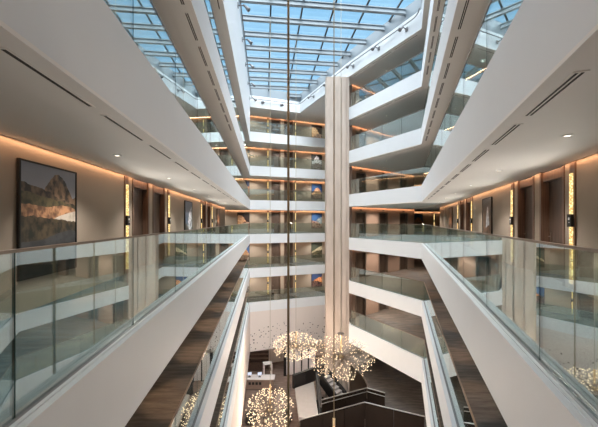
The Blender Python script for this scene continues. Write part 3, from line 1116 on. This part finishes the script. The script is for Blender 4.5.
def parapet(name, label, pts, z0, z1, th=.12, rails=True, mat='dark_panel'):
    r = thing(name, label, 'parapet', (pts[0][0], pts[0][1], z0))
    ox, oy = pts[0]
    loc = [(p[0] - ox, p[1] - oy) for p in pts]
    for i in range(len(loc) - 1):
        d = Vector(loc[i + 1]) - Vector(loc[i]); n = max(1, round(d.length / 1.5))
        for q in range(n):
            a = Vector(loc[i]) + d * (q / n); b = Vector(loc[i]) + d * ((q + 1) / n)
            e = d.normalized() * .012
            mb = MB(); mb.seg(a + e, b - e, 0, th, 0, z1 - z0 - .04); mb.build('panel', mat, r)
    off = offset(loc, th / 2)
    if rails:
        mb = MB(); mb.tube([(p[0], p[1], z1 - z0) for p in off], .035, 8); mb.build('top_rail', 'rail_steel', r)
    return r


parapet('stair_parapet', 'tall dark panelled parapet with steel top rail in front of the lobby stair', [(.06, 17.6), (4.24, 19.3), (7.5, 17.9)], ZG, -10.3)
r = parapet('stair_balustrade', 'black stair balustrade with two steel handrails below the oval chandelier', [(1.5, 19.6), (4.76, 21.0), (5.84, 20.4)], -12.4, -10.3, .06)
loc = [(0, 0), (3.26, 1.4), (4.34, .8)]
mb = MB(); mb.tube([(p[0], p[1], 1.86) for p in loc], .025, 8); mb.build('lower_rail', 'rail_steel', r)
mb = MB(); mb.prism([(-.33, 24.4), (1.24, 25.4), (1.37, 20.6), (0.0, 20.8)], -12.5, -12.2)
tag(mb.build('stair_landing', 'stone_white'), 'pale stone stair landing between black parapets beside the bar floor', 'landing')
mb = MB(); mb.box(0, 1.2, 21, 24.6, ZG, -12.52); struct(mb.build('wall_landing_base', 'dark_panel'))
parapet('landing_parapet', 'black parapet along the pale landing on the chandelier side', [(1.66, 20.5), (1.62, 25.3)], -12.4, -11.3, .22, False, 'black_metal')
parapet('landing_parapet', 'black parapet at the back of the pale stair landing', [(-.42, 24.62), (1.55, 26.0), (3.0, 27.2)], -12.4, -11.25, .25, False, 'black_metal')
# stair flight with pale treads
st = thing('staircase', 'white stepped stair flight between black sides in front of the column foot', 'staircase', (1.75, 24.2, -11.25))
sd = Vector((1.0, -1.15)).normalized(); sn = Vector((-sd.y, sd.x))
for i in range(6):
    p = sd * (.30 * i)
    mb = MB(); mb.seg(p, p + sd * .32, 0, .85, -.17 * i - .17, -.17 * i); mb.build('step', 'stone_white', st)
for o_ in (-.12, .85):
    mb = MB()
    a, b = sn * o_, sd * 1.9 + sn * o_
    w = sn * .12
    v0 = len(mb.v)
    mb.v += [(a.x, a.y, -.5), (b.x, b.y, -1.55), (b.x, b.y, -.65), (a.x, a.y, .45), (a.x + w.x, a.y + w.y, -.5), (b.x + w.x, b.y + w.y, -1.55), (b.x + w.x, b.y + w.y, -.65), (a.x + w.x, a.y + w.y, .45)]
    for f in ((0, 1, 2, 3), (7, 6, 5, 4), (0, 4, 5, 1), (1, 5, 6, 2), (2, 6, 7, 3), (3, 7, 4, 0)):
        mb.f.append(f); mb.mi.append(0)
    mb.build('side_panel', 'black_metal', st)
mb = MB(); mb.prism([(1.4, 24.1), (1.9, 24.6), (4.2, 22.0), (3.2, 20.8)], ZG, -13.0); struct(mb.build('wall_stair_base', 'dark_panel'))

# bar counter
bc = thing('bar_counter', 'long pale topped bar counter with four dark niches in its front', 'bar counter', (-3.95, 29.4, ZG))
mb = MB(); mb.box(-1.6, 1.45, 0, .75, 0.08, 1.04); mb.build('body', 'bar_front', bc)
mb = MB(); mb.box(-1.7, 1.55, -.08, .83, 1.04, 1.14); mb.build('worktop', 'counter_white', bc, bevel=.01)
mb = MB(); mb.box(-1.55, 1.4, .05, .7, 0, .08); mb.build('plinth', 'black_matt', bc)
for i in range(4):
    mb = MB(); mb.box(-1.0 + .34 * i, -.76 + .34 * i, -.02, .01, .55, .80); mb.build('niche', 'black_matt', bc)
bb = thing('back_bar', 'dark wooden back bar shelving below the dotted wall', 'shelving', (-4.6, 33.2, ZG))
mb = MB(); mb.box(-1.2, 1.2, 0, .5, 0, .95); mb.build('body', 'cabinet_wood', bb)
mb = MB(); mb.box(-1.2, 1.2, .42, .5, .95, 2.4); mb.build('back_panel', 'cabinet_wood', bb)
for q in range(3):
    mb = MB(); mb.box(-1.2, 1.2, .1, .42, 1.3 + .45 * q, 1.34 + .45 * q); mb.build('shelf', 'bar_front', bb)
for q, c in enumerate(((-5.4, 'screen'), (-4.2, 'screen'))):
    sc_ = thing('till_screen', 'small lit till screen on the bar counter, %s from the white rack' % ORD[1 - q], 'screen', (-4.9 + q * 1.0, 29.75, ZG + 1.14), .2)
    mb = MB(); mb.box(-.12, .12, -.08, .08, 0, .02); mb.box(-.02, .02, -.02, .02, .02, .2); mb.build('stand', 'black_metal', sc_)
    mb = MB(); mb.box(-.22, .22, -.03, 0, .18, .50); mb.build('bezel', 'black_metal', sc_)
    mb = MB(); mb.box(-.2, .2, -.034, -.03, .2, .48); mb.build('display', 'screen_glow', sc_)
rk = thing('open_rack', 'white open frame rack standing beside the bar counter', 'rack', (-3.3, 31.5, ZG), .25)
for sx_ in (-.4, .4):
    for sy_ in (-.3, .3):
        mb = MB(); mb.box(sx_ - .05, sx_ + .05, sy_ - .05, sy_ + .05, 0, 1.7); mb.build('post', 'counter_white', rk)
for q in (.3, 1.0, 1.65):
    mb = MB(); mb.box(-.42, .42, -.32, .32, q, q + .06); mb.build('shelf', 'counter_white' if q > 1.5 else 'cabinet_wood', rk)

# partition screens beneath the dotted wall
ps = thing('partition_screen', 'tinted partition screen with dark posts below the dotted wall', 'screen', (-1.5, 32.2, ZG))
xs = [(0.0, .30), (.97, .12), (1.77, .12), (2.5, .12), (3.3, .12)]
for x_, w_ in xs:
    mb = MB(); mb.box(x_ - w_ / 2, x_ + w_ / 2, -.1, .1, 0, 2.84); mb.build('post', 'black_metal', ps)
for q in range(4):
    mb = MB(); mb.box(xs[q][0] + xs[q][1] / 2, xs[q + 1][0] - xs[q + 1][1] / 2, -.015, .015, .1, 2.8); mb.build('panel', 'counter_white', ps)


def tub_chair(x, y, rz, label):
    def mk():
        r = thing('tub_chair', label, 'armchair')
        mb = MB(); mb.lathe([(.30, .14), (.36, .2), (.37, .40), (.33, .45)], n=18); mb.build('seat', 'chair_leather', r, smooth=True)
        mb = MB()
        n = 14
        for i in range(n):
            a0 = -.15 * PI + 1.3 * PI * i / n; a1 = -.15 * PI + 1.3 * PI * (i + 1) / n
            mb.prism([(.36 * math.cos(a0), .36 * math.sin(a0)), (.46 * math.cos(a0), .46 * math.sin(a0)), (.46 * math.cos(a1), .46 * math.sin(a1)), (.36 * math.cos(a1), .36 * math.sin(a1))], .2, .78)
        mb.build('backrest', 'chair_leather', r, smooth=False)
        for q in range(4):
            a = PI / 4 + q * PI / 2
            mb = MB(); mb.tube([(.26 * math.cos(a), .26 * math.sin(a), 0), (.24 * math.cos(a), .24 * math.sin(a), .16)], .018, 8); mb.build('leg', 'gold', r)
        return r
    if 'tub' not in first_used:
        first_used['tub'] = mk(); o = first_used['tub']; o.location = (x, y, ZG); o.rotation_euler = (0, 0, rz)
        o['group'] = 'tub chairs on the lobby floor'
    else:
        o = dup(first_used['tub'], (x, y, ZG), rz, label, 'tub chairs on the lobby floor')
    return o


tub_chair(-3.95, 24.6, .4, 'round black tub chair under the low round chandelier by the gallery wall')
tub_chair(-.95, 24.9, 2.2, 'round black tub chair beside the pale stair landing')
tub_chair(-2.4, 25.6, -2.5, 'round black tub chair between bar counter and low round chandelier')
tb = thing('side_table', 'small round black table among the tub chairs', 'table', (-2.6, 24.5, ZG))
mb = MB(); mb.lathe([(.33, .48), (.35, .49), (.35, .52), (.33, .53)], n=20); mb.build('table_top', 'black_metal', tb)
mb = MB(); mb.lathe([(.22, 0), (.22, .015), (.03, .03), (.03, .48)], n=14); mb.build('pedestal', 'black_metal', tb)

# ------------------------------------------------------------------ light and sky
w = bpy.data.worlds.new('sky'); SC.world = w; w.use_nodes = True
nt = w.node_tree; L = nt.links.new
bg = nt.nodes['Background']
tc = nt.nodes.new('ShaderNodeTexCoord')
mp = nt.nodes.new('ShaderNodeMapping'); mp.inputs['Scale'].default_value = (1.0, 1.0, 2.2)
nz = nt.nodes.new('ShaderNodeTexNoise'); nz.inputs['Scale'].default_value = 1.6; nz.inputs['Detail'].default_value = 5
cr = nt.nodes.new('ShaderNodeValToRGB')
cr.color_ramp.elements[0].position = .42; cr.color_ramp.elements[1].position = .72
cr.color_ramp.elements[0].color = (0.27, 0.57, 0.87, 1)
cr.color_ramp.elements[1].color = (0.50, 0.75, 0.93, 1)
L(tc.outputs['Generated'], mp.inputs['Vector']); L(mp.outputs[0], nz.inputs['Vector']); L(nz.outputs['Fac'], cr.inputs['Fac'])
sx = nt.nodes.new('ShaderNodeSeparateXYZ'); L(tc.outputs['Generated'], sx.inputs[0])
mr = nt.nodes.new('ShaderNodeMapRange'); mr.inputs['From Min'].default_value = .24; mr.inputs['From Max'].default_value = .38
L(sx.outputs['Z'], mr.inputs['Value'])
mx = nt.nodes.new('ShaderNodeMix'); mx.data_type = 'RGBA'
mx.inputs['A'].default_value = (0.72, 0.86, 0.96, 1)
L(mr.outputs[0], mx.inputs['Factor']); L(cr.outputs['Color'], mx.inputs['B'])
L(mx.outputs['Result'], bg.inputs['Color'])
bg.inputs['Strength'].default_value = 0.93


def sun(name, rx, ry, rz, e, ang, col):
    l = bpy.data.lights.new(name, 'SUN'); l.energy = e; l.angle = ang; l.color = col
    o = bpy.data.objects.new(name, l); COL.objects.link(o); o.rotation_euler = (rx, ry, rz); o.location = (0, 10, 30)


sun('fill_sun_left', math.radians(8), math.radians(32), 0, 4.2, math.radians(52), (.97, .98, 1.0))  # added wide sun, extra sky light for the left fascias
sun('fill_sun_right', math.radians(-20), math.radians(-32), 0, 4.2, math.radians(52), (.97, .98, 1.0))  # matching added sun that fills the right-hand side

sun('fill_sun_far', math.radians(32), 0, 0, 7.3, math.radians(50), (.98, .985, 1.0))  # added sun from behind the camera, brightens far wall and lift lobby edge

cam = bpy.data.cameras.new('camera')
co_ = bpy.data.objects.new('camera', cam); COL.objects.link(co_)
co_.location = (0, 0, EYE); co_.rotation_euler = (PI / 2, 0, 0)
cam.sensor_width = 36; cam.lens = 300 / 598 * 36
cam.shift_y = 7.5 / 598
cam.clip_start = .05; cam.clip_end = 400
SC.camera = co_

SC.view_settings.view_transform = 'Standard'
SC.view_settings.look = 'None'
SC.view_settings.exposure = 0.35
SC.view_settings.gamma = 1.0
SC.view_settings.use_curve_mapping = False
cy = SC.cycles
cy.max_bounces = 10; cy.diffuse_bounces = 5; cy.glossy_bounces = 5; cy.transparent_max_bounces = 40; cy.transmission_bounces = 6
cy.use_denoising = True
cy.caustics_reflective = False; cy.caustics_refractive = False
cy.sample_clamp_indirect = 6.0
